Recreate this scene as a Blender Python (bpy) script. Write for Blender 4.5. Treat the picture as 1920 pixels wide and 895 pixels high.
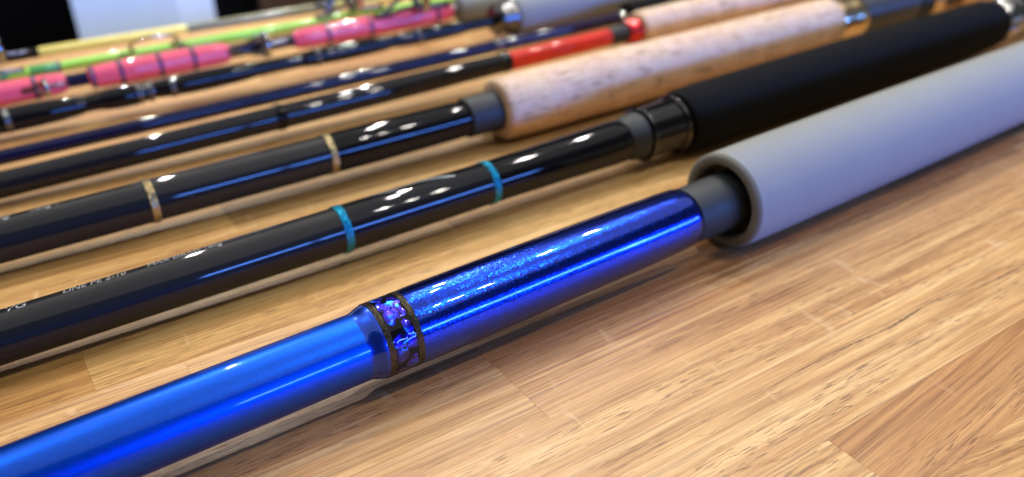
import bpy, math, random
from mathutils import Vector, Matrix
random.seed(7)
R = math.radians
for o in list(bpy.data.objects):
    bpy.data.objects.remove(o, do_unlink=True)
S = bpy.context.scene
COL = S.collection

# ------------------------------------------------------------------ camera
PITCH, YAW, H = R(30.245), R(55.843), 0.160       # rods run along +X, the table recedes along +Y
cd = bpy.data.cameras.new("camera")
cam = bpy.data.objects.new("camera", cd); COL.objects.link(cam)
cam.location = (0, 0, H)
cam.rotation_euler = (R(90) - PITCH, 0, YAW - R(90))
cd.sensor_width = 36; cd.lens = 36 * 1565 / 1920
cd.clip_start = 0.005; cd.clip_end = 50
cd.dof.use_dof = True; cd.dof.focus_distance = 0.232; cd.dof.aperture_fstop = 7.6
S.camera = cam

# ------------------------------------------------------------------ world, exposure, lights
W = bpy.data.worlds.new("World"); S.world = W; W.use_nodes = True
W.node_tree.nodes["Background"].inputs[0].default_value = (0.9, 0.95, 1.0, 1)
W.node_tree.nodes["Background"].inputs[1].default_value = 0.07
S.view_settings.view_transform = 'Standard'; S.view_settings.look = 'None'
S.view_settings.exposure = .11; S.view_settings.gamma = 1
S.view_settings.use_curve_mapping = False
S.cycles.use_denoising = True
S.cycles.max_bounces = 8
S.cycles.sample_clamp_indirect = 8

def area(name, loc, target, sx, sy, power, color, shape='RECTANGLE'):
    l = bpy.data.lights.new(name, 'AREA'); l.shape = shape
    l.size = sx
    if shape == 'RECTANGLE': l.size_y = sy
    l.energy = power; l.color = color
    o = bpy.data.objects.new(name, l); COL.objects.link(o)
    o.location = loc
    o.rotation_euler = (Vector(target) - Vector(loc)).to_track_quat('-Z', 'Y').to_euler()
    return o

# downlights over the table, some in front of the rods and some behind them
for (x, y, p) in [(.70, -.40, 2.4), (.80, -.46, 1.5), (.88, -.40, 2.4), (1.02, .42, 4.6),
                  (.74, .92, 6.0), (.90, 1.50, 9.0), (1.22, .74, 4.6), (.36, 2.05, 11.5), (-.35, .95, 4.5)]:
    area("downlight", (x, y, 1.52), (x * .5, .1 + y * .5, 0), .030, 0, p, (1.0, .94, .86), 'DISK')
sl = bpy.data.lights.new("pedestal_fill_spot", 'SPOT'); sl.energy = 135; sl.spot_size = R(17); sl.spot_blend = .5; sl.color = (.74, .86, 1.0); sl.shadow_soft_size = .03  # added fill light, there only to brighten the white pedestal
so = bpy.data.objects.new("pedestal_fill_spot", sl); COL.objects.link(so); so.location = (.05, -.35, 1.5)
so.rotation_euler = (Vector((.18, 1.02, -.22)) - so.location).to_track_quat('-Z', 'Y').to_euler()
# bright ceiling bounce
area("ceiling_glow", (.5, .5, 2.3), (.3, .3, 0), 4.6, 3.8, 37, (1.0, .95, .88))
# daylight window panes behind the camera, low down
for i, (x0, x1) in enumerate([(.42, .78), (.82, 1.30), (1.34, 2.1), (2.15, 3.2)]):
    area("window_daylight", ((x0 + x1) / 2, -2.2, .66), (.2 + (x0 + x1) / 2 * .4, .2, 0), x1 - x0, .21, 37 * (x1 - x0), (.085, .255, 1.0))

# ------------------------------------------------------------------ material helpers
def newmat(name):
    m = bpy.data.materials.new(name); m.use_nodes = True
    nt = m.node_tree; b = nt.nodes["Principled BSDF"]
    return m, nt, b

def node(nt, typ, **kw):
    n = nt.nodes.new(typ)
    for k, v in kw.items():
        if k == 'ins':
            for a, c in v.items(): n.inputs[a].default_value = c
        else: setattr(n, k, v)
    return n

def ramp(nt, src, stops, interp='LINEAR'):
    r = nt.nodes.new("ShaderNodeValToRGB"); r.color_ramp.interpolation = interp
    e = r.color_ramp.elements
    while len(e) > 1: e.remove(e[-1])
    e[0].position, e[0].color = stops[0][0], tuple(stops[0][1]) + (1,) if len(stops[0][1]) == 3 else stops[0][1]
    for p, c in stops[1:]:
        k = e.new(p); k.color = tuple(c) + (1,)
    nt.links.new(src, r.inputs[0]); return r

def coords(nt, scale=(1, 1, 1), rot=(0, 0, 0), offset_random=0):
    tc = nt.nodes.new("ShaderNodeTexCoord")
    mp = nt.nodes.new("ShaderNodeMapping"); mp.inputs['Scale'].default_value = scale; mp.inputs['Rotation'].default_value = rot
    nt.links.new(tc.outputs['Object'], mp.inputs['Vector'])
    return mp.outputs[0]

def simple(name, color, rough=.5, metal=0, coat=0, coat_rough=.03, spec=.5, var=.12, bump=0, bscale=900, sheen=0):
    m, nt, b = newmat(name)
    L = nt.links.new
    n = node(nt, "ShaderNodeTexNoise", ins={'Scale': 60., 'Detail': 4.})
    L(coords(nt), n.inputs['Vector'])
    c0 = tuple(max(0, c * (1 - var)) for c in color); c1 = tuple(min(1, c * (1 + var)) for c in color)
    rp = ramp(nt, n.outputs[0], [(.3, c0), (.7, c1)])
    L(rp.outputs[0], b.inputs['Base Color'])
    b.inputs['Roughness'].default_value = rough; b.inputs['Metallic'].default_value = metal
    b.inputs['Coat Weight'].default_value = coat; b.inputs['Coat Roughness'].default_value = coat_rough
    b.inputs['Specular IOR Level'].default_value = spec
    if sheen:
        b.inputs['Sheen Weight'].default_value = sheen; b.inputs['Sheen Roughness'].default_value = .5
    if bump:
        n2 = node(nt, "ShaderNodeTexNoise", ins={'Scale': float(bscale), 'Detail': 3.})
        L(coords(nt), n2.inputs['Vector'])
        bp = node(nt, "ShaderNodeBump", ins={'Strength': bump, 'Distance': .0003})
        L(n2.outputs[0], bp.inputs['Height']); L(bp.outputs[0], b.inputs['Normal'])
    return m

def wood_material():
    m, nt, b = newmat("oak_stave")
    L = nt.links.new
    oi = nt.nodes.new("ShaderNodeObjectInfo")
    tc = nt.nodes.new("ShaderNodeTexCoord")
    mul = node(nt, "ShaderNodeVectorMath", operation='SCALE'); mul.inputs['Scale'].default_value = 13.0
    comb = nt.nodes.new("ShaderNodeCombineXYZ")
    for i in range(3): L(oi.outputs['Random'], comb.inputs[i])
    L(comb.outputs[0], mul.inputs[0])
    add = node(nt, "ShaderNodeVectorMath", operation='ADD')
    # slight slope of the grain, different for each stave (from the object colour's alpha)
    rot = node(nt, "ShaderNodeVectorRotate", rotation_type='Z_AXIS')
    L(tc.outputs['Object'], rot.inputs['Vector'])
    ang = node(nt, "ShaderNodeMath", operation='MULTIPLY_ADD'); ang.inputs[1].default_value = .6; ang.inputs[2].default_value = -.3
    L(oi.outputs['Alpha'], ang.inputs[0]); L(ang.outputs[0], rot.inputs['Angle'])
    L(rot.outputs[0], add.inputs[0]); L(mul.outputs[0], add.inputs[1])
    def ns(scale, detail=3., rough=.55, dist=0.):
        mp = nt.nodes.new("ShaderNodeMapping"); mp.inputs['Scale'].default_value = scale
        L(add.outputs[0], mp.inputs['Vector'])
        n = node(nt, "ShaderNodeTexNoise", ins={'Scale': 1., 'Detail': detail, 'Roughness': rough, 'Distortion': dist})
        L(mp.outputs[0], n.inputs['Vector']); return n.outputs[0]
    def mix(kind, fac, a, c):
        x = node(nt, "ShaderNodeMix", data_type='RGBA', blend_type=kind)
        if isinstance(fac, float): x.inputs[0].default_value = fac
        else: L(fac, x.inputs[0])
        for s, v in ((6, a), (7, c)):
            if isinstance(v, tuple): x.inputs[s].default_value = v + (1,)
            else: L(v, x.inputs[s])
        return x.outputs[2]
    broad = ramp(nt, ns((7, 110, 60), 3., .55, 1.2), [(.30, (.49, .262, .098)), (.5, (.67, .425, .180)), (.72, (.82, .585, .295))]).outputs[0]
    lines = ramp(nt, ns((8, 420, 250), 4., .62, 1.3), [(.30, (.50, .38, .30)), (.46, (.92, .88, .84)), (.68, (1.14, 1.13, 1.10))]).outputs[0]
    col = mix('MULTIPLY', .9, broad, lines)
    fib = ramp(nt, ns((34, 2000, 900), 4., .72, .3), [(.34, (.62, .53, .45)), (.52, (1.0, .98, .96)), (.7, (1.10, 1.10, 1.09))]).outputs[0]
    col = mix('MULTIPLY', .85, col, fib)
    # open pores: short dark dashes along the grain, gathered in some growth rings
    gate = ramp(nt, ns((5, 90, 50), 2.), [(.40, (0, 0, 0)), (.55, (1, 1, 1))]).outputs[0]
    pores = ramp(nt, ns((130, 2000, 900), 1., .4), [(.61, (0, 0, 0)), (.66, (1, 1, 1))]).outputs[0]
    pg = mix('MULTIPLY', 1.0, pores, gate)
    pf = node(nt, "ShaderNodeRGBToBW"); L(pg, pf.inputs[0])
    pm = node(nt, "ShaderNodeMath", operation='MULTIPLY'); pm.inputs[1].default_value = .75; L(pf.outputs[0], pm.inputs[0])
    col = mix('MIX', pm.outputs[0], col, (.20, .10, .045))
    # pale medullary flecks running across the grain
    fl = ramp(nt, ns((150, 42, 30), 2., .5, .9), [(.655, (0, 0, 0)), (.74, (1, 1, 1))]).outputs[0]
    fg = node(nt, "ShaderNodeRGBToBW"); L(fl, fg.inputs[0])
    fm = node(nt, "ShaderNodeMath", operation='MULTIPLY'); fm.inputs[1].default_value = .42; L(fg.outputs[0], fm.inputs[0])
    col = mix('MIX', fm.outputs[0], col, (.80, .60, .36))
    col = mix('MULTIPLY', 1.0, col, oi.outputs['Color'])
    L(col, b.inputs['Base Color'])
    rr = ramp(nt, ns((30, 900, 300), 2.), [(.3, (.36,) * 3), (.7, (.52,) * 3)]).outputs[0]
    L(rr, b.inputs['Roughness'])
    hgt = mix('MULTIPLY', 1.0, fib, lines)
    bw = node(nt, "ShaderNodeRGBToBW"); L(hgt, bw.inputs[0])
    sub = node(nt, "ShaderNodeMath", operation='SUBTRACT'); L(bw.outputs[0], sub.inputs[0]); L(pm.outputs[0], sub.inputs[1])
    bp = node(nt, "ShaderNodeBump", ins={'Strength': .35, 'Distance': .00012}); L(sub.outputs[0], bp.inputs['Height'])
    L(bp.outputs[0], b.inputs['Normal'])
    return m

def flake_paint(name, base, rough, flake_scale, flake_amt, coat=1.0, thread=0, dark=.6, coat_rough=.02, metal=1.0):
    """metallic paint / metallic thread under clear epoxy: flake normals under a smooth coat"""
    m, nt, b = newmat(name); L = nt.links.new
    v = node(nt, "ShaderNodeTexVoronoi", ins={'Scale': flake_scale}); L(coords(nt), v.inputs['Vector'])
    sep = node(nt, "ShaderNodeVectorMath", operation='SUBTRACT'); sep.inputs[1].default_value = (.5, .5, .5)
    L(v.outputs['Color'], sep.inputs[0])
    sc = node(nt, "ShaderNodeVectorMath", operation='SCALE'); sc.inputs['Scale'].default_value = flake_amt; L(sep.outputs[0], sc.inputs[0])
    g = nt.nodes.new("ShaderNodeNewGeometry")
    ad = node(nt, "ShaderNodeVectorMath", operation='ADD'); L(g.outputs['Normal'], ad.inputs[0]); L(sc.outputs[0], ad.inputs[1])
    nm = node(nt, "ShaderNodeVectorMath", operation='NORMALIZE'); L(ad.outputs[0], nm.inputs[0])
    L(nm.outputs[0], b.inputs['Normal'])
    r = ramp(nt, v.outputs['Color'], [(.1, tuple(c * dark for c in base)), (.9, base)])
    L(r.outputs[0], b.inputs['Base Color'])
    b.inputs['Metallic'].default_value = metal; b.inputs['Roughness'].default_value = rough
    b.inputs['Coat Weight'].default_value = coat; b.inputs['Coat Roughness'].default_value = coat_rough
    return m

def cork_material():
    m, nt, b = newmat("cork"); L = nt.links.new
    oi = nt.nodes.new("ShaderNodeObjectInfo")
    n = node(nt, "ShaderNodeTexNoise", ins={'Scale': 140., 'Detail': 5., 'Roughness': .65}); L(coords(nt), n.inputs['Vector'])
    c = ramp(nt, n.outputs[0], [(.25, (.58, .39, .25)), (.5, (.70, .515, .36)), (.75, (.78, .60, .44))]).outputs[0]
    n2 = node(nt, "ShaderNodeTexNoise", ins={'Scale': 1., 'Detail': 3., 'Roughness': .6, 'Distortion': .5}); L(coords(nt, (75, 520, 520)), n2.inputs['Vector'])
    p = ramp(nt, n2.outputs[0], [(.60, (0, 0, 0)), (.65, (1, 1, 1))]).outputs[0]
    bw = node(nt, "ShaderNodeRGBToBW"); L(p, bw.inputs[0])
    pm = node(nt, "ShaderNodeMath", operation='MULTIPLY'); pm.inputs[1].default_value = .75; L(bw.outputs[0], pm.inputs[0])
    x = node(nt, "ShaderNodeMix", data_type='RGBA'); L(pm.outputs[0], x.inputs[0]); L(c, x.inputs[6]); x.inputs[7].default_value = (.20, .11, .06, 1)
    y = node(nt, "ShaderNodeMix", data_type='RGBA', blend_type='MULTIPLY'); y.inputs[0].default_value = 1; L(x.outputs[2], y.inputs[6]); L(oi.outputs['Color'], y.inputs[7])
    L(y.outputs[2], b.inputs['Base Color']); b.inputs['Roughness'].default_value = .75
    b.inputs['Specular IOR Level'].default_value = .3
    bp = node(nt, "ShaderNodeBump", ins={'Strength': .5, 'Distance': .0006}); bp.invert = True
    L(bw.outputs[0], bp.inputs['Height']); L(bp.outputs[0], b.inputs['Normal'])
    return m

def weave_material():
    m, nt, b = newmat("woven_thread"); L = nt.links.new
    c = node(nt, "ShaderNodeTexChecker", ins={'Scale': 1., 'Color1': (.24, .23, .12, 1), 'Color2': (.05, .05, .03, 1)})
    L(coords(nt, (420, 1300, 1300)), c.inputs['Vector'])
    n = node(nt, "ShaderNodeTexNoise", ins={'Scale': 700.}); L(coords(nt), n.inputs['Vector'])
    x = node(nt, "ShaderNodeMix", data_type='RGBA', blend_type='OVERLAY'); x.inputs[0].default_value = .7; L(c.outputs[0], x.inputs[6]); L(n.outputs[0], x.inputs[7])
    L(x.outputs[2], b.inputs['Base Color']); b.inputs['Metallic'].default_value = .55; b.inputs['Roughness'].default_value = .35
    b.inputs['Coat Weight'].default_value = 1; b.inputs['Coat Roughness'].default_value = .03
    return m

def carbon_material(name, base, rough, coat, spec=.5):
    """dark blank with a faint helical tape relief"""
    m, nt, b = newmat(name); L = nt.links.new
    w = node(nt, "ShaderNodeTexWave", wave_type='BANDS', bands_direction='X', ins={'Scale': 1., 'Distortion': .6, 'Detail': 1.})
    L(coords(nt, (900, 60, 60)), w.inputs['Vector'])
    r = ramp(nt, w.outputs['Fac'], [(0, tuple(c * .75 for c in base)), (1, tuple(c * 1.25 for c in base))])
    L(r.outputs[0], b.inputs['Base Color'])
    n = node(nt, "ShaderNodeTexNoise", ins={'Scale': 45., 'Detail': 4.}); L(coords(nt), n.inputs['Vector'])
    rr = ramp(nt, n.outputs[0], [(.3, (rough * .85,) * 3), (.7, (rough * 1.2,) * 3)]); L(rr.outputs[0], b.inputs['Roughness'])
    b.inputs['Coat Weight'].default_value = coat; b.inputs['Coat Roughness'].default_value = .025; b.inputs['Coat IOR'].default_value = 1.38
    b.inputs['Specular IOR Level'].default_value = spec
    return m

M = dict(
    wood=wood_material(), cork=cork_material(), weave=weave_material(),
    eva_grey=simple("grey_foam", (.262, .278, .280), .8, spec=.3, var=.025, bump=.45, bscale=1300, sheen=.12),
    eva_face=simple("grey_foam_shaded", (.20, .205, .19), .85, spec=.2, var=.06, bump=.3, bscale=1500),  # same foam on the grip's front face, its shade put into the colour
    eva_black=simple("black_foam", (.004, .0045, .0055), .8, spec=.1, var=.1, bump=.25, bscale=1500),
    rubber=simple("dark_grey_rubber", (.024, .029, .032), .55, spec=.35, var=.08),
    blue_paint=flake_paint("metallic_blue_paint", (.001, .080, .64), .37, 6500., .08, coat=.45, dark=.75),
    blue_wrap=flake_paint("sparkling_blue_thread", (.001, .05, .74), .17, 3900., .13, dark=.3, coat=.8),
    blue_edge=flake_paint("plain_blue_edge", (.002, .055, .55), .33, 6500., .06),
    black_thread=flake_paint("black_metallic_thread", (.26, .23, .17), .33, 3200., .5, coat=.3, dark=.3),
    carbon=carbon_material("matte_carbon", (.009, .009, .010), .45, .9, .08),
    carbon_gloss=carbon_material("gloss_carbon", (.010, .010, .011), .5, 1.0, .0),
    black_gloss=simple("black_gloss_wrap", (.004, .004, .005), .035, spec=.27),
    navy_gloss=simple("navy_gloss_wrap", (.003, .004, .028), .04, spec=.34),
    purple_gloss=simple("purple_gloss_wrap", (.010, .004, .035), .06, spec=.5),
    gold_thread=flake_paint("gold_metallic_thread", (.98, .86, .56), .32, 1500., .55, coat=.8, dark=.45),
    teal_thread=flake_paint("teal_metallic_thread", (.03, .62, .90), .32, 1500., .5, coat=.8, metal=.55, dark=.4),
    silver_thread=flake_paint("silver_metallic_thread", (.22, .22, .23), .30, 2200., .4, coat=.8),
    chrome=simple("polished_chrome", (.45, .45, .46), .08, metal=1, var=.03),
    black_chrome=simple("black_chrome", (.003, .003, .0033), .05, spec=.45, var=.05),
    gold_chrome=simple("champagne_gold_metal", (.95, .72, .42), .22, metal=1, var=.04),
    barrel=simple("grey_reel_seat", (.05, .055, .062), .38, var=.08),
    red_wrap=simple("red_gloss_thread", (.66, .022, .008), .5, coat=1, spec=.1),
    red_metal=simple("red_anodised_metal", (.6, .01, .015), .18, metal=.8, coat=1),
    pink=simple("pink_gloss_wrap", (.88, .105, .165), .5, coat=1, spec=.1, var=.08),
    plum=simple("plum_thread", (.10, .02, .09), .3, coat=1),
    green=simple("lime_green_blank", (.36, .80, .06), .35, coat=.7, var=.06),
    green2=simple("deep_green_band", (.07, .38, .06), .35, coat=.7, var=.06),
    yellow=simple("yellow_blank", (.80, .64, .12), .4, coat=.5, var=.06),
    guide=simple("dark_guide_metal", (.16, .16, .17), .22, metal=1, var=.05),
    ring=simple("guide_ring_ceramic", (.05, .05, .055), .12, coat=1),
    letter=simple("pale_lettering", (.34, .35, .36), .4, var=.03),
    swoosh=simple("silver_emblem", (.34, .40, .43), .3, metal=.5, coat=.5, var=.1),
    white_panel=simple("white_laminate", (.74, .80, .90), .45, var=.02),
    black_panel=simple("black_laminate", (.003, .003, .003), .7, spec=.05, var=.1),
    rim=simple("dark_chrome_rim", (.09, .09, .095), .06, metal=1, var=.04),
    dark_wire=simple("black_wire", (.02, .02, .022), .25, var=.05),
    mineral=simple("dark_mineral_stain", (.16, .085, .045), .6, var=.35),
    floor=simple("dark_floor", (.012, .010, .009), .6, var=.2),
    brown=simple("brown_timber", (.085, .040, .016), .5, var=.3),
)

def shell_material():
    m, nt, b = newmat("abalone_shell"); L = nt.links.new
    oi = nt.nodes.new("ShaderNodeObjectInfo")
    n = node(nt, "ShaderNodeTexNoise", ins={'Scale': 260., 'Detail': 1., 'Distortion': 1.}); L(coords(nt), n.inputs['Vector'])
    c = ramp(nt, n.outputs[0], [(.3, (.004, .002, .06)), (.48, (.022, .006, .38)), (.6, (.008, .03, .62)), (.7, (.004, .30, .72)), (.8, (.03, .01, .35))]).outputs[0]
    x = node(nt, "ShaderNodeMix", data_type='RGBA', blend_type='MULTIPLY'); x.inputs[0].default_value = 1; L(c, x.inputs[6]); L(oi.outputs['Color'], x.inputs[7])
    L(x.outputs[2], b.inputs['Base Color'])
    b.inputs['Metallic'].default_value = 1.0; b.inputs['Roughness'].default_value = .28
    b.inputs['Coat Weight'].default_value = 1; b.inputs['Coat Roughness'].default_value = .02
    bp = node(nt, "ShaderNodeBump", ins={'Strength': .7, 'Distance': .0012}); L(n.outputs[0], bp.inputs['Height']); L(bp.outputs[0], b.inputs['Normal'])
    return m
M['shell'] = shell_material()

# ------------------------------------------------------------------ mesh helpers
def link(name, verts, faces, mat, parent=None, smooth=True):
    me = bpy.data.meshes.new(name); me.from_pydata(verts, [], faces)
    if smooth:
        me.polygons.foreach_set("use_smooth", [True] * len(me.polygons))
    me.materials.append(mat); me.update()
    o = bpy.data.objects.new(name, me); COL.objects.link(o)
    if parent: o.parent = parent
    return o

def lathe_data(prof, seg=56, y=0, z=0, caps=True):
    """prof: list of (x, r) along the rod's axis"""
    v, f = [], []
    for (x, r) in prof:
        for k in range(seg):
            a = 2 * math.pi * k / seg
            v.append((x, y + r * math.cos(a), z + r * math.sin(a)))
    for i in range(len(prof) - 1):
        for k in range(seg):
            k2 = (k + 1) % seg
            f.append((i * seg + k, i * seg + k2, (i + 1) * seg + k2, (i + 1) * seg + k))
    f = [tuple(reversed(q)) for q in f]
    if caps:
        f.append(tuple(range(seg)) if False else tuple(range(seg - 1, -1, -1))[::-1])
        n = (len(prof) - 1) * seg
        f.append(tuple(range(n + seg - 1, n - 1, -1)))
    return v, f

def lathe(name, prof, mat, parent, seg=56, caps=True):
    v, f = lathe_data(prof, seg, caps=caps)
    o = link(name, v, f, mat, parent)
    # crisp ends, smooth flanks
    me = o.data
    if hasattr(me, "set_sharp_from_angle"): me.set_sharp_from_angle(angle=R(38))
    return o

def rnd(x0, x1, r0, r1=None, e=.0006, n=3, e1=None):
    """a straight section with rounded shoulders"""
    r1 = r0 if r1 is None else r1; e1 = e if e1 is None else e1
    p = []
    for i in range(n + 1):
        a = math.pi / 2 * i / n; p.append((x0 + e * (1 - math.sin(a)) if False else x0 + e * (1 - math.cos(a)), r0 - e * (1 - math.sin(a))))
    for i in range(n + 1):
        a = math.pi / 2 * (1 - i / n); p.append((x1 - e1 * (1 - math.cos(a)), r1 - e1 * (1 - math.sin(a))))
    return p

def hump(x0, x1, r0, rm, n=14, p=.55):
    """epoxied wrap: fat in the middle, feathered at its ends"""
    out = []
    for i in range(n + 1):
        t = i / n; s = math.sin(math.pi * t) ** p if 0 < t < 1 else 0
        out.append((x0 + (x1 - x0) * t, r0 + (rm - r0) * s))
    return out

def threads(x0, x1, r, turns, amp=.00022):
    p = []; n = turns * 6
    for i in range(n + 1):
        p.append((x0 + (x1 - x0) * i / n, r + amp * abs(math.sin(math.pi * turns * i / n))))
    return p

def tube(name, pts, rad, mat, parent, seg=8, closed=False):
    P = [Vector(p) for p in pts]; n = len(P); v, f = [], []
    up = Vector((.13, .2, 1)).normalized()
    for i in range(n):
        a = P[(i - 1) % n] if (closed or i > 0) else P[0]
        c = P[(i + 1) % n] if (closed or i < n - 1) else P[-1]
        t = (c - a).normalized(); s = t.cross(up).normalized(); w = s.cross(t)
        r = rad if not callable(rad) else rad(i / (n - 1))
        for k in range(seg):
            q = P[i] + (s * math.cos(2 * math.pi * k / seg) + w * math.sin(2 * math.pi * k / seg)) * r
            v.append(tuple(q))
    m = n if closed else n - 1
    for i in range(m):
        j = (i + 1) % n
        for k in range(seg):
            k2 = (k + 1) % seg; f.append((i * seg + k, i * seg + k2, j * seg + k2, j * seg + k))
    if not closed:
        f.append(tuple(range(seg - 1, -1, -1))); f.append(tuple(range((n - 1) * seg, n * seg)))
    return link(name, v, f, mat, parent)

def thing(name, label, cat, loc, group=None, rot=(0, 0, 0)):
    o = bpy.data.objects.new(name, None); COL.objects.link(o)
    o.empty_display_size = .01
    o.location = loc; o.rotation_euler = rot; o['label'] = label; o['category'] = cat
    if group: o['group'] = group
    return o

def rod(label, y, z, yaw=0, rise=0):
    return thing("fishing_rod", label, "fishing rod", (0, y, z), "fishing rods lying side by side on the table",
                 (0, -math.atan(rise), math.atan(yaw)))

def lettering(name, text, x, ang, size, r, mat, parent, shear=.25, sx=1.0):
    """flat print bent round the rod: baseline along X at angle ang (degrees from -Y towards +Z)"""
    c = bpy.data.curves.new(name, 'FONT'); c.body = text; c.size = size; c.shear = shear; c.resolution_u = 2
    t = bpy.data.objects.new("tmp", c); COL.objects.link(t)
    dg = bpy.context.evaluated_depsgraph_get(); dg.update()
    me = bpy.data.meshes.new_from_object(t.evaluated_get(dg))
    bpy.data.objects.remove(t, do_unlink=True)
    for v in me.vertices:
        a = R(ang) + v.co.y / r
        v.co = (x + v.co.x * sx, -math.cos(a) * (r + .00006), math.sin(a) * (r + .00006))
    me.materials.clear(); me.materials.append(mat); me.name = name
    o = bpy.data.objects.new(name, me); COL.objects.link(o); o.parent = parent
    return o

# ------------------------------------------------------------------ setting: floor, back wall
link("floor", [(-4, -4, -.78), (6, -4, -.78), (6, 6, -.78), (-4, 6, -.78)], [(0, 1, 2, 3)], M['floor'], smooth=False)['kind'] = 'structure'
link("wall", [(-4, 5.9, -.78), (6, 5.9, -.78), (6, 5.9, 2.6), (-4, 5.9, 2.6)], [(0, 1, 2, 3)], M['floor'], smooth=False)['kind'] = 'structure'

def box_data(x0, x1, y0, y1, z0, z1, bev=0.):
    if bev <= 0:
        v = [(x, y, z) for z in (z0, z1) for y in (y0, y1) for x in (x0, x1)]
        return v, [(0, 2, 3, 1), (4, 5, 7, 6), (0, 1, 5, 4), (2, 6, 7, 3), (0, 4, 6, 2), (1, 3, 7, 5)]
    b = bev
    v = [(x0, y0, z0), (x1, y0, z0), (x1, y1, z0), (x0, y1, z0),
         (x0, y0, z1 - b), (x1, y0, z1 - b), (x1, y1, z1 - b), (x0, y1, z1 - b),
         (x0 + b, y0 + b, z1), (x1 - b, y0 + b, z1), (x1 - b, y1 - b, z1), (x0 + b, y1 - b, z1)]
    f = [(3, 2, 1, 0), (0, 1, 5, 4), (1, 2, 6, 5), (2, 3, 7, 6), (3, 0, 4, 7),
         (4, 5, 9, 8), (5, 6, 10, 9), (6, 7, 11, 10), (7, 4, 8, 11), (8, 9, 10, 11)]
    return v, f
def box(name, x0, x1, y0, y1, z0, z1, mat, parent=None, bev=0.):
    v, f = box_data(x0, x1, y0, y1, z0, z1, bev); return link(name, v, f, mat, parent, smooth=False)

# ------------------------------------------------------------------ the butcher block table
table = thing("butcher_block_table", "oak butcher block tabletop of glued staves under all the fishing rods", "table", (0, 0, -.75))
box("table_core", -.44, 1.84, -.235, .585, .71, .7255, M['wood'], table)
YB = [-.2295, -.2045, -.1800, -.1555, -.1310, -.1065, -.0820, -.0575, -.0330, -.0085, .0165, .0410, .0662, .0905, .1140, .1390, .1660, .1925, .2215, .2440, .2680, .2925, .3175, .3420, .3660,
      .3900, .4150, .4390, .4640, .4880, .5130, .5370, .5620, .5860]
joints = {12: [-.12, .164, .46, .80], 11: [.02, .168 + .13, .6], 13: [-.21, .33, .62], 14: [-.30, .47], 15: [-.17, .107, .395, .71],
          16: [-.19, .1065, .41, .72], 17: [.03, .30, .58], 18: [-.24, .005, .262, .60], 19: [-.15, .14, .40], 20: [-.05, .175, .44], 21: [-.22, .07, .33],
          22: [-.02, .21, .5], 23: [.11, .36]}
tints = {  # tone of single staves the photograph shows: (row, index) -> (r, g, b), grain slope
    (12, 1): ((.98, .97, .90), .55), (12, 2): ((.72, .58, .46), .36), (13, 2): ((.97, .94, .90), .55), (13, 1): ((.96, .93, .88), .53), (14, 1): ((.93, .89, .82), .52), (11, 1): ((.95, .90, .80), .8),
    (15, 1): ((.95, .90, .80), .52), (15, 2): ((.86, .76, .66), .5), (16, 1): ((.78, .64, .52), .5), (16, 2): ((.70, .52, .40), .5),
    (17, 1): ((1.06, 1.05, 1.0), .5), (17, 2): ((1.0, .95, .86), .5), (18, 1): ((.84, .74, .56), .52), (18, 2): ((1.06, 1.06, .98), .46), (19, 1): ((1.02, .98, .90), .5), (19, 2): ((1.0, .95, .84), .5),
    (20, 1): ((1.05, 1.04, .96), .5), (21, 1): ((1.04, 1.0, .9), .5), (22, 2): ((.82, .66, .5), .5)}
for r in range(len(YB) - 1):
    if r in joints: js = list(joints[r])
    else:
        js = []; x = -.44 + random.uniform(.08, .3)
        while x < 1.2: js.append(x); x += random.uniform(.22, .38)
    while js[-1] < 1.55: js.append(js[-1] + random.uniform(.24, .38))
    xs = [-.44] + js + [1.84]
    for i in range(len(xs) - 1):
        x0, x1 = xs[i] + .00001, xs[i + 1] - .00001
        y0, y1 = YB[r] + .00001, YB[r + 1] - .00001
        cx_, cy_ = (x0 + x1) / 2, (y0 + y1) / 2
        v, f = box_data(x0 - cx_, x1 - cx_, y0 - cy_, y1 - cy_, -.024, 0, .00005)
        o = link("stave", v, f, M['wood'], table, smooth=False); o.location = (cx_, cy_, .75)
        if (r, i) in tints: c, g = tints[(r, i)]
        else:
            t = random.choice([1.04, 1.0, 1.0, .95, .88, .78]); w = random.uniform(-.04, .05)
            c = (t, t * (.97 - w), t * (.92 - 1.6 * w)); g = random.uniform(.42, .58)
        o.color = (*c, g)
def streak(x0, x1, y0, y1, wmax, seed, name="mineral_streak"):
    rg = random.Random(seed); n = 40; v, f = [], []
    for i in range(n + 1):
        t = i / n; x = x0 + (x1 - x0) * t
        y = y0 + (y1 - y0) * t + .0005 * math.sin(t * 9 + seed) + rg.uniform(-.00012, .00012)
        w = wmax * max(.04, math.sin(math.pi * t) ** .5) * rg.uniform(.25, 1.0) * (.35 + .65 * abs(math.sin(t * 7.3 + seed)))
        v += [(x, y - w, .75006), (x, y + w, .75006)]
    for i in range(n): f.append((2 * i, 2 * i + 2, 2 * i + 3, 2 * i + 1))
    return link(name, v, f, M['mineral'], table, smooth=False)
streak(.196, .262, .1128, .1118, .00055, 1)
streak(.248, .330, .1112, .1040, .00035, 2)
streak(.150, .205, .1135, .1132, .00012, 3)
for k in range(16):
    x = random.uniform(.095, .19); y = random.uniform(.092, .113); l = random.uniform(.006, .02)
    streak(x, x + l, y + .0002, y + .0002 - l * .10, random.uniform(.00006, .00012), 10 + k, "open_pore")
for lx in (-.36, 1.72):
    for ly in (-.16, .5): box("leg", lx - .035, lx + .035, ly - .035, ly + .035, 0, .71, M['brown'], table, .003)
table.location.z = -.75

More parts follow.
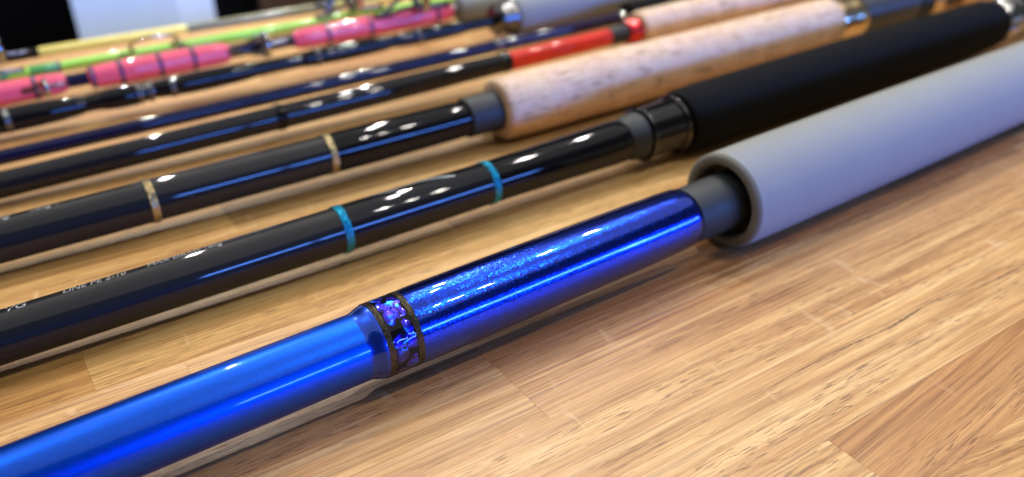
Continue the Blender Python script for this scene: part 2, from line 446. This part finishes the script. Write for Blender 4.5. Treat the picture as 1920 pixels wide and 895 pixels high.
# ------------------------------------------------------------------ furniture beyond the table
def prism_thing(name, label, cat, pts, z0, z1, mat):
    c = Vector((sum(p[0] for p in pts) / 4, sum(p[1] for p in pts) / 4, z0))
    t = thing(name, label, cat, c)
    v = [(p[0] - c.x, p[1] - c.y, 0) for p in pts] + [(p[0] - c.x, p[1] - c.y, z1 - z0) for p in pts]
    link("carcass", v, [(3, 2, 1, 0), (4, 5, 6, 7), (0, 1, 5, 4), (1, 2, 6, 5), (2, 3, 7, 6), (3, 0, 4, 7)], mat, t, smooth=False)
    return t, c
def pol(az, d): return (d * math.cos(R(az)), d * math.sin(R(az)))
A, B, C_ = pol(77.6, 1.02), pol(83.55, 1.06), pol(75.42, 1.06)
D_ = (B[0] + C_[0] - A[0], B[1] + C_[1] - A[1])
wc, wcc = prism_thing("white_pedestal", "white upright pedestal cabinet standing on the floor just beyond the table", "cabinet", [A, C_, D_, B], -.775, .12, M['white_panel'])
bc, _ = prism_thing("black_cabinet", "black cabinet behind the white pedestal, at its left", "cabinet", [pol(83.2, 1.5), pol(80, 1.8), pol(100, 2.0), pol(104, 1.5)], -.775, .1, M['black_panel'])
bd, _ = prism_thing("black_box", "small black cabinet showing between the white pedestal and the brown cabinet", "cabinet", [pol(72.7, 1.3), pol(72.9, 1.6), pol(78, 1.6), pol(78, 1.3)], -.775, .1, M['black_panel'])
be, _ = prism_thing("brown_cabinet", "low brown timber cabinet beyond the table behind the yellow rod", "cabinet", [pol(72.5, 1.25), pol(50, 1.35), pol(50, 1.7), pol(72.5, 1.6)], -.775, .1, M['brown'])

# ------------------------------------------------------------------ rod 1: metallic blue, grey foam grip
r1 = rod("metallic blue rod with a shell inlay band and grey foam grip, nearest the camera", .1781, .0145, .0145, .014)
bl = lathe("blank", [(-.36, .0088)] + [(-.33 + .04 * i, .0089 + .0009 * i / 10) for i in range(11)] + [(.0690, .0098)], M['blue_paint'], r1, 96)
lathe("finish_edge", [(.0690, .0098)] + [(.0690 + .0051 * i / 12, .0098 + .0012 * (i / 12) ** 2 * (3 - 2 * i / 12)) for i in range(1, 13)], M['blue_edge'], r1, 96)
lathe("thread_band", threads(.0739, .0757, .01108, 7, .00013), M['black_thread'], r1, 96)
bed = lathe("inlay_band", [(.0757, .0110), (.0828, .01115)], M['black_gloss'], r1, 96)
lathe("thread_band", threads(.0828, .0846, .01118, 7, .00013), M['black_thread'], r1, 96)
# shell chips: irregular curved flakes round the band
def chip(x, a, sx, sa, rr, n):
    v, f = [(x, 0, 0)], []
    rings = 3
    outl = []
    for k in range(n):
        t = 2 * math.pi * k / n + random.uniform(-.25, .25); q = random.uniform(.72, 1.12)
        outl.append((math.cos(t) * sx * q, math.sin(t) * sa * q))
    def P(dx, da, h): return (min(max(x + dx, .07575), .08275), -math.cos(a + da) * (rr + h), math.sin(a + da) * (rr + h))
    v = [P(0, 0, .00016)]
    for j in range(1, rings + 1):
        for (dx, da) in outl: v.append(P(dx * j / rings, da * j / rings, .00016 if j < rings else .00002))
    for k in range(n): f.append((0, 1 + k, 1 + (k + 1) % n))
    for j in range(rings - 1):
        for k in range(n):
            a0 = 1 + j * n + k; a1 = 1 + j * n + (k + 1) % n
            f.append((a0, a0 + n, a1 + n, a1))
    return v, [tuple(reversed(q)) for q in f]
for ia in range(13):
    for ix in range(2):
        a = 2 * math.pi * (ia + random.uniform(-.25, .25) + (.5 if ix == 1 else 0)) / 13
        x = .0775 + .0034 * ix + random.uniform(-.0004, .0004)
        v, f = chip(x, a, random.uniform(.0019, .0028), random.uniform(.20, .32), .0111, 8)
        o = link("shell_chip", v, f, M['shell'], bed)
        k = random.choice([.3, .8, 1.0, 1.2, 1.6]); o.color = (k * random.uniform(.5, 1.2), k * random.uniform(.4, 1.1), k, 1)
lathe("wrap", [(.0846, .01125), (.088, .0114), (.095, .01145), (.13, .01145), (.17, .0113), (.188, .0111), (.1935, .0109), (.1955, .0106), (.1965, .0101), (.1967, .0095)], M['blue_wrap'], r1, 96)
lathe("winding_check", rnd(.1960, .2235, .0102, .0106, .0004), M['rubber'], r1, 72)
# the grip: a thick foam sleeve, open at its front
gp = [(.2235, .0138), (.2168, .0138), (.2160, .0140), (.2153, .0146), (.2151, .0156), (.2154, .0170), (.2160, .0177), (.2170, .0181), (.24, .0184), (.32, .0186), (.47, .0182), (.60, .0172), (.607, .0165), (.609, .0150), (.609, .006)]
v, f = lathe_data(gp[8 - 1:], 96, caps=False); g = link("grip", v, f, M['eva_grey'], r1)
v, f = lathe_data(gp[:8], 96, caps=False); link("grip_front_face", v, f, M['eva_face'], r1)
lathe("grip_core", [(.2230, .0139), (.2240, .0139)], M['rubber'], r1, 48)
lathe("butt_cap", rnd(.609, .635, .0150, .0140, .003), M['rubber'], r1, 48)

# ------------------------------------------------------------------ rod 2: black, teal bands, black foam grip
r2 = rod("black rod with two teal thread bands, black chrome collar and black foam grip", .2482, .0112, .006, .0150)
lathe("blank", [(-.36, .0072), (-.2, .0075), (0, .0080), (.05, .0082), (.0935, .0084)], M['carbon'], r2, 72)
lathe("thread_band", threads(.0935, .0964, .00860, 8), M['teal_thread'], r2, 72)
lathe("clear_wrap", [(.0965, .00850), (.10, .00856), (.15, .0085), (.1556, .00845)], M['carbon_gloss'], r2, 72)
lathe("thread_band", threads(.1558, .1586, .00858, 8), M['teal_thread'], r2, 72)
lathe("wrap", [(.1588, .0085), (.17, .0086), (.19, .0089), (.21, .0093), (.220, .0095), (.2245, .0094), (.2262, .0090), (.2268, .0084)], M['black_gloss'], r2, 72)
lathe("rubber_ring", [(.2262, .0088), (.2275, .0092), (.2300, .0099), (.2330, .0104), (.2352, .0105), (.2358, .0100)], M['rubber'], r2, 72)
lathe("collar", [(.2356, .0095), (.2360, .0112), (.2540, .0117), (.2586, .0118), (.2590, .0110)], M['black_chrome'], r2, 72)
for (x, rc, rt) in [(.2370, .0113, .0009), (.2562, .0119, .0011)]:
    lathe("collar_rim", [(x - rt * math.cos(R(a)), rc + rt * math.sin(R(a))) for a in range(0, 181, 12)], M['rim'], r2, 96, caps=False)
lathe("grip", [(.2588, .0122), (.2592, .0134), (.2606, .0141), (.2650, .0147), (.275, .0151), (.35, .0154), (.44, .0153), (.495, .0150), (.510, .0145), (.5165, .0136), (.5185, .0124)], M['eva_black'], r2, 72)
kn = []
nut = lathe("hood_nut", [(.518, .0122), (.5195, .0134), (.5265, .0137), (.5270, .0132), (.5330, .0132), (.5335, .0137), (.5480, .0137), (.5486, .0126), (.552, .0126)], M['chrome'], r2, 64)
for k in range(40):
    a = 2 * math.pi * k / 40
    v, f = box_data(.5340, .5476, -.0004, .0004, .0134, .0141)
    v = [(p[0], p[1] * math.cos(a) - p[2] * math.sin(a), p[1] * math.sin(a) + p[2] * math.cos(a)) for p in v]
    link("knurl_ridge", v, f, M['chrome'], nut, smooth=False)
lathe("reel_seat", rnd(.552, .68, .0118, .0118, .001), M['barrel'], r2, 48)
lettering("lettering", "VG", -.0108, 86, .0046, .0080, M['letter'], r2)
lettering("lettering", "LINE PE 2-10", .0052, 90, .0034, .0081, M['letter'], r2, .25, 1.0)
lettering("lettering", "MAX DRAG 10kg", .0300, 92, .0034, .0082, M['letter'], r2, .25, .95)
# pale swoosh emblem under the clear wrap
def patch(name, outline, r, mat, parent):
    """closed outline [(x, angle_deg)...] given as upper then lower edge of equal length"""
    n = len(outline) // 2; v, f = [], []
    for (x, a) in outline: v.append((x, -math.cos(R(a)) * r, math.sin(R(a)) * r))
    for i in range(n - 1): f.append((i, i + 1, n + i + 1, n + i))
    return link(name, v, [tuple(reversed(q)) for q in f], mat, parent)
xs = [.106 + .0036 * i for i in range(11)]
up = [112, 111, 107, 102, 104, 107, 111, 108, 100, 90, 80]
lo = [107, 103, 97, 92, 98, 100, 99, 94, 89, 83, 77]
patch("emblem", list(zip(xs, up)) + list(zip(xs, lo)), .00862, M['swoosh'], r2)

# ------------------------------------------------------------------ rod 3: black, gold bands, cork grip
r3 = rod("black rod with two gold thread bands and the thick cork grip", .3103, .0117, 0, .0125)
lathe("blank", [(-.36, .0072), (-.2, .0076), (0, .0080), (.043, .0082), (.115, .0083)], M['carbon'], r3, 72)
lathe("thread_band", threads(.0430, .0458, .0084, 8), M['gold_thread'], r3, 72)
lathe("thread_band", threads(.1153, .1182, .0085, 8), M['gold_thread'], r3, 72)
lathe("wrap", [(.1184, .0084), (.122, .0086), (.14, .0087), (.165, .0086), (.178, .0085), (.1825, .0083), (.1843, .0078)], M['black_gloss'], r3, 72)
lathe("winding_check", rnd(.1838, .2030, .0092, .0096, .0008), M['rubber'], r3, 72)
xx = .2010; n = 0
while xx < .4395:
    w = .0124; x1 = min(xx + w, .4402)
    if n == 0: prof = [(xx, .0098), (xx + .0002, .0128), (xx + .0008, .0138), (xx + .002, .0145), (xx + .004, .01478), (x1 - .0002, .0149), (x1, .0147)]
    else: q = .01497 + random.uniform(-.00009, .00009); prof = [(xx, q), (x1, q)]
    o = lathe("cork_ring", prof, M['cork'], r3, 72); t = random.uniform(.98, 1.03); o.color = (t, t * random.uniform(.97, 1.01), t * random.uniform(.94, 1.02), 1)
    xx = x1; n += 1
lathe("hood", [(.4402, .0120), (.4406, .0134), (.4418, .0138), (.4480, .0136), (.4520, .0133), (.4580, .0136), (.4640, .0137), (.4655, .0131), (.4660, .0120)], M['gold_chrome'], r3, 72)
lathe("reel_seat", [(.4660, .0115), (.4664, .0124), (.50, .0125), (.5180, .0122), (.5225, .0118)], M['barrel'], r3, 72)
lathe("rubber_ring", rnd(.5222, .5330, .0128, .0128, .0012), M['rubber'], r3, 48)
lathe("lock_nut", [(.5332, .011), (.5335, .0140), (.5370, .0137), (.5450, .0140), (.5455, .0112)], M['gold_chrome'], r3, 64)
lathe("barrel_end", rnd(.5455, .5690, .0108, .0108, .0008), M['navy_gloss'], r3, 48)
lathe("lock_nut", [(.5690, .0100), (.5694, .0136), (.5760, .0132), (.5880, .0136), (.5884, .0100)], M['gold_chrome'], r3, 64)
xx = .5884
for k in range(6):
    o = lathe("cork_ring", [(xx, .0120), (xx + .0002, .0122), (xx + .0122, .0122), (xx + .0124, .0120)], M['cork'], r3, 48); xx += .0124
    o.color = (1, .98, .95, 1)
lettering("lettering", "jigging", -.0120, 86, .0042, .0080, M['letter'], r3, .3)
lettering("lettering", "Long Cast", .0045, 88, .0036, .0080, M['letter'], r3, .3)

# ------------------------------------------------------------------ rod 4: dark grey, red wrap, slim cork grip
r4 = rod("dark grey rod with a bright red wrap in front of its slim cork grip", .368, .0079, .012, .0180)
lathe("blank", [(-.36, .0044), (-.2, .0048), (0, .0054), (.11, .0058), (.2, .0057), (.2490, .0052)], M['carbon_gloss'], r4, 48)
lathe("thread_band", [(.1145, .0058)] + threads(.1155, .1190, .0061, 6, .0002) + [(.1198, .0058)], M['black_gloss'], r4, 48)
lathe("thread_band", [(.2440, .0053), (.2450, .0056), (.2485, .0056), (.2495, .0051)], M['black_gloss'], r4, 48)
lathe("wrap", [(.2490, .0050), (.2505, .0053), (.30, .0053), (.3195, .0052), (.3210, .0050)], M['red_wrap'], r4, 48)
lathe("winding_check", rnd(.3210, .3345, .0053, .0055, .0004), M['rubber'], r4, 48)
lathe("red_collar", [(.3342, .0052), (.3346, .0064), (.3362, .0072), (.3385, .0077), (.3410, .0080), (.3435, .0080), (.3440, .007)], M['red_metal'], r4, 14)
xx = .3437
for k in range(24):
    r = .0112
    prof = [(xx, .0085), (xx + .0003, .0098), (xx + .0015, .0106), (xx + .005, r), (xx + .0122, r), (xx + .0124, r - .0002)] if k == 0 else [(xx, r), (xx + .0124, r)]
    o = lathe("cork_ring", prof, M['cork'], r4, 48); t = random.uniform(.98, 1.1); o.color = (t, t, t, 1); xx += .0124
lathe("reel_seat", rnd(xx, xx + .12, .0095, .0095, .001), M['navy_gloss'], r4, 32)

# ------------------------------------------------------------------ rod 5: navy gloss
r5 = rod("slim navy gloss rod turning purple, between the grey rod and the lumpy black rod", .402, .0064, 0, .0175)
lathe("blank", [(-.36, .0026), (-.2, .0029), (0, .0033), (.13, .0036), (.263, .0036)], M['navy_gloss'], r5, 40)
lathe("thread_band", [(.2600, .0035)] + threads(.2608, .2640, .0038, 5, .0002) + [(.2645, .0036)], M['silver_thread'], r5, 40)
lathe("wrap", [(.2642, .0036), (.267, .0039), (.33, .0040), (.3545, .0038), (.356, .0034)], M['purple_gloss'], r5, 40)
lathe("winding_check", rnd(.3555, .3607, .0046, .0048, .0008), M['chrome'], r5, 40)
lathe("grip", rnd(.3607, .62, .0088, .0095, .002), M['eva_black'], r5, 40)

# ------------------------------------------------------------------ guides
def guide(parent, x, r0, h, rr, ang, length, lean=.0, wire=.0007, mat='guide'):
    """line guide: two legs rising from the rod to a ring whose axis runs along the rod"""
    a = R(ang); rad = Vector((0, -math.cos(a), math.sin(a))); tan = Vector((0, math.sin(a), math.cos(a))); ex = Vector((1, 0, 0))
    c = ex * (x + lean) + rad * (r0 + h)
    g = None
    N = 28
    pts = [c + (tan * math.cos(2 * math.pi * k / N) + rad * math.sin(2 * math.pi * k / N)) * rr for k in range(N)]
    g = tube("line_guide", pts, wire * 1.5, M['chrome'], parent, 10, True)
    ins = [c + (tan * math.cos(2 * math.pi * k / N) + rad * math.sin(2 * math.pi * k / N)) * (rr - wire * 1.9) for k in range(N)]
    tube("guide_ring", ins, wire * 1.1, M['ring'], g, 8, True)
    for s in (-1, 1):
        top = c + tan * s * rr * .96; foot = ex * (x - length) + rad * (r0 + .0004) + tan * s * .0006
        mid = (top * .45 + foot * .55) + rad * (h * .12)
        tube("guide_frame", [top, (top + mid) / 2 + rad * h * .04, mid, foot * .8 + mid * .2, foot, foot - ex * .006], wire, M[mat], g, 8)
    foot = ex * (x + lean + length * .8) + rad * (r0 + .0004)
    bot = c - rad * rr
    tube("guide_frame", [bot, bot * .5 + foot * .5 - rad * .0005, foot, foot + ex * .006], wire * 1.2, M[mat], g, 8)
    return g

def loop_guide(parent, x, r0, rx, rr, ang):
    """low wire loop lying beside the rod, both ends footed on it"""
    a = R(ang); rad = Vector((0, -math.cos(a), math.sin(a))); tan = Vector((0, math.sin(a), math.cos(a))); ex = Vector((1, 0, 0))
    c = ex * x + rad * (r0 + rr * .55) + tan * .003; N = 32
    pts = [c + ex * math.cos(2 * math.pi * k / N) * rx + (rad * .95 + tan * .3) * math.sin(2 * math.pi * k / N) * rr for k in range(N)]
    g = tube("line_guide", pts, .0008, M['chrome'], parent, 10, True)
    for s in (-1, 1):
        f0 = ex * (x + s * rx * .55) + rad * r0 * .9
        tube("guide_frame", [f0 + ex * s * .012 + tan * .0005, f0 + ex * s * .005, c + ex * s * rx * .92 - rad * rr * .3], .0008, M['guide'], g, 8)
    return g

# ------------------------------------------------------------------ rod 6: black, lumpy guide wraps, grey grip
r6 = rod("black rod with lumpy guide wraps, silver bands and a chrome ring before its grip", .4415, .0085, 0, .0158)
lathe("blank", [(-.36, .0034), (0, .0042), (.15, .0038), (.2868, .0035)], M['black_gloss'], r6, 40)
for (x0, x1, rm) in [(-.060, -.020, .0052), (-.016, .0455, .0058), (.050, .0760, .0054), (.0762, .1320, .0053), (.1560, .2130, .0050), (.2150, .2640, .0047)]:
    lathe("guide_wrap", hump(x0, x1, .0037, rm, 20), M['black_gloss'], r6, 40)
for (x, rm) in [(.0098, .00585), (.0752, .0050), (.0862, .0052), (.1662, .0050), (.0700, .0051), (.2310, .0047)]:
    lathe("thread_band", threads(x - .0012, x + .0014, rm, 4, .0002), M['silver_thread'], r6, 40)
lathe("winding_check", [(.2845, .0040), (.2850, .0082), (.2868, .0098), (.2890, .0088), (.2920, .0086), (.2950, .0100), (.2985, .0104), (.3000, .0090)], M['guide'], r6, 48)
lathe("grip", [(.2995, .0095), (.3000, .0112), (.302, .0122), (.31, .0128), (.46, .0128), (.56, .0120), (.562, .010)], M['eva_grey'], r6, 56)

# ------------------------------------------------------------------ rod 7: pink wraps
r7 = rod("dark rod with hot pink guide wraps and plum thread bands", .485, .0080, 0, .0085)
lathe("blank", [(-.36, .0030), (0, .0036), (.28, .0036)], M['navy_gloss'], r7, 40)
for (x0, x1, rm) in [(-.055, .0425, .0061), (.0535, .1300, .0066), (.1690, .2800, .0067)]:
    lathe("pink_wrap", hump(x0, x1, .0045, rm, 26, .22), M['pink'], r7, 48)
for (x, rm) in [(-.012, .0062), (.0276, .0061), (.0700, .0066), (.0906, .0068), (.1090, .0067), (.1905, .0067), (.2190, .0069), (.2670, .0066), (.0556, .0058)]:
    lathe("thread_band", threads(x - .0012, x + .0012, rm, 4, .00014), M['plum'], r7, 48)
lathe("thread_band", threads(.2790, .2830, .0046, 4, .0002), M['silver_thread'], r7, 40)
lathe("grip", [(.2845, .0040), (.2850, .0080), (.287, .0095), (.295, .0100), (.48, .0104), (.482, .008)], M['eva_grey'], r7, 48)
guide(r7, .0330, .0060, .0050, .0042, 12, .006, -.001)
guide(r7, .1480, .0042, .0090, .0062, 18, .016, 0, .0010)
guide(r7, .2500, .0066, .0110, .0088, 62, .022, .003, .0015, 'dark_wire')

# ------------------------------------------------------------------ rod 8: lime green
r8 = rod("slim lime green rod with a wire line guide, between the pink and yellow rods", .514, .0084, 0, .002)
lathe("blank", [(-.36, .0020), (0, .0026), (.1, .0030), (.3, .0035), (.55, .0040)], M['green'], r8, 40)
lathe("thread_band", [(.0290, .0028), (.0300, .0031), (.0425, .0031), (.0435, .0028)], M['green2'], r8, 40)
lathe("thread_band", [(-.02, .0026), (-.018, .0030), (.016, .0030), (.018, .0027)], M['green2'], r8, 40)
lathe("thread_band", threads(.0432, .0446, .0031, 3, .0001), M['plum'], r8, 40)
for x in (.1100, .2000, .2350): lathe("thread_band", threads(x - .001, x + .001, .0034, 3, .0002), M['silver_thread'], r8, 32)
lathe("guide_wrap", hump(.196, .238, .0034, .0042, 14, .3), M['green'], r8, 40)
loop_guide(r8, .0945, .0029, .0135, .0085, 24)
guide(r8, .0090, .0028, .0110, .0080, 50, .010, .004, .0009)
guide(r8, .2240, .0040, .0150, .0120, 70, .022, -.004, .0013)
lathe("grip", rnd(.55, .75, .0085, .009, .002), M['eva_black'], r8, 32)

# ------------------------------------------------------------------ rod 9: black, yellow, woven wrap
r9 = rod("yellow rod with a black tip section and olive woven wrap, farthest from the camera", .5505, .0079, 0, .001)
lathe("blank", [(-.36, .0024), (.02, .0029), (.0385, .0029)], M['black_gloss'], r9, 40)
lathe("yellow_section", [(.0385, .0028), (.0395, .0030), (.1228, .0030), (.1235, .0028)], M['yellow'], r9, 40)
lathe("woven_wrap", [(.1232, .0026), (.125, .0028), (.2225, .0030), (.2235, .0028)], M['weave'], r9, 40)
lathe("rear_section", [(.2232, .0028), (.2245, .0031), (.60, .0036)], M['yellow'], r9, 40)
guide(r9, .0150, .0028, .0100, .0080, 40, .012, .004, .0010)
guide(r9, .2330, .0031, .0110, .0090, 60, .016, .004, .0012)
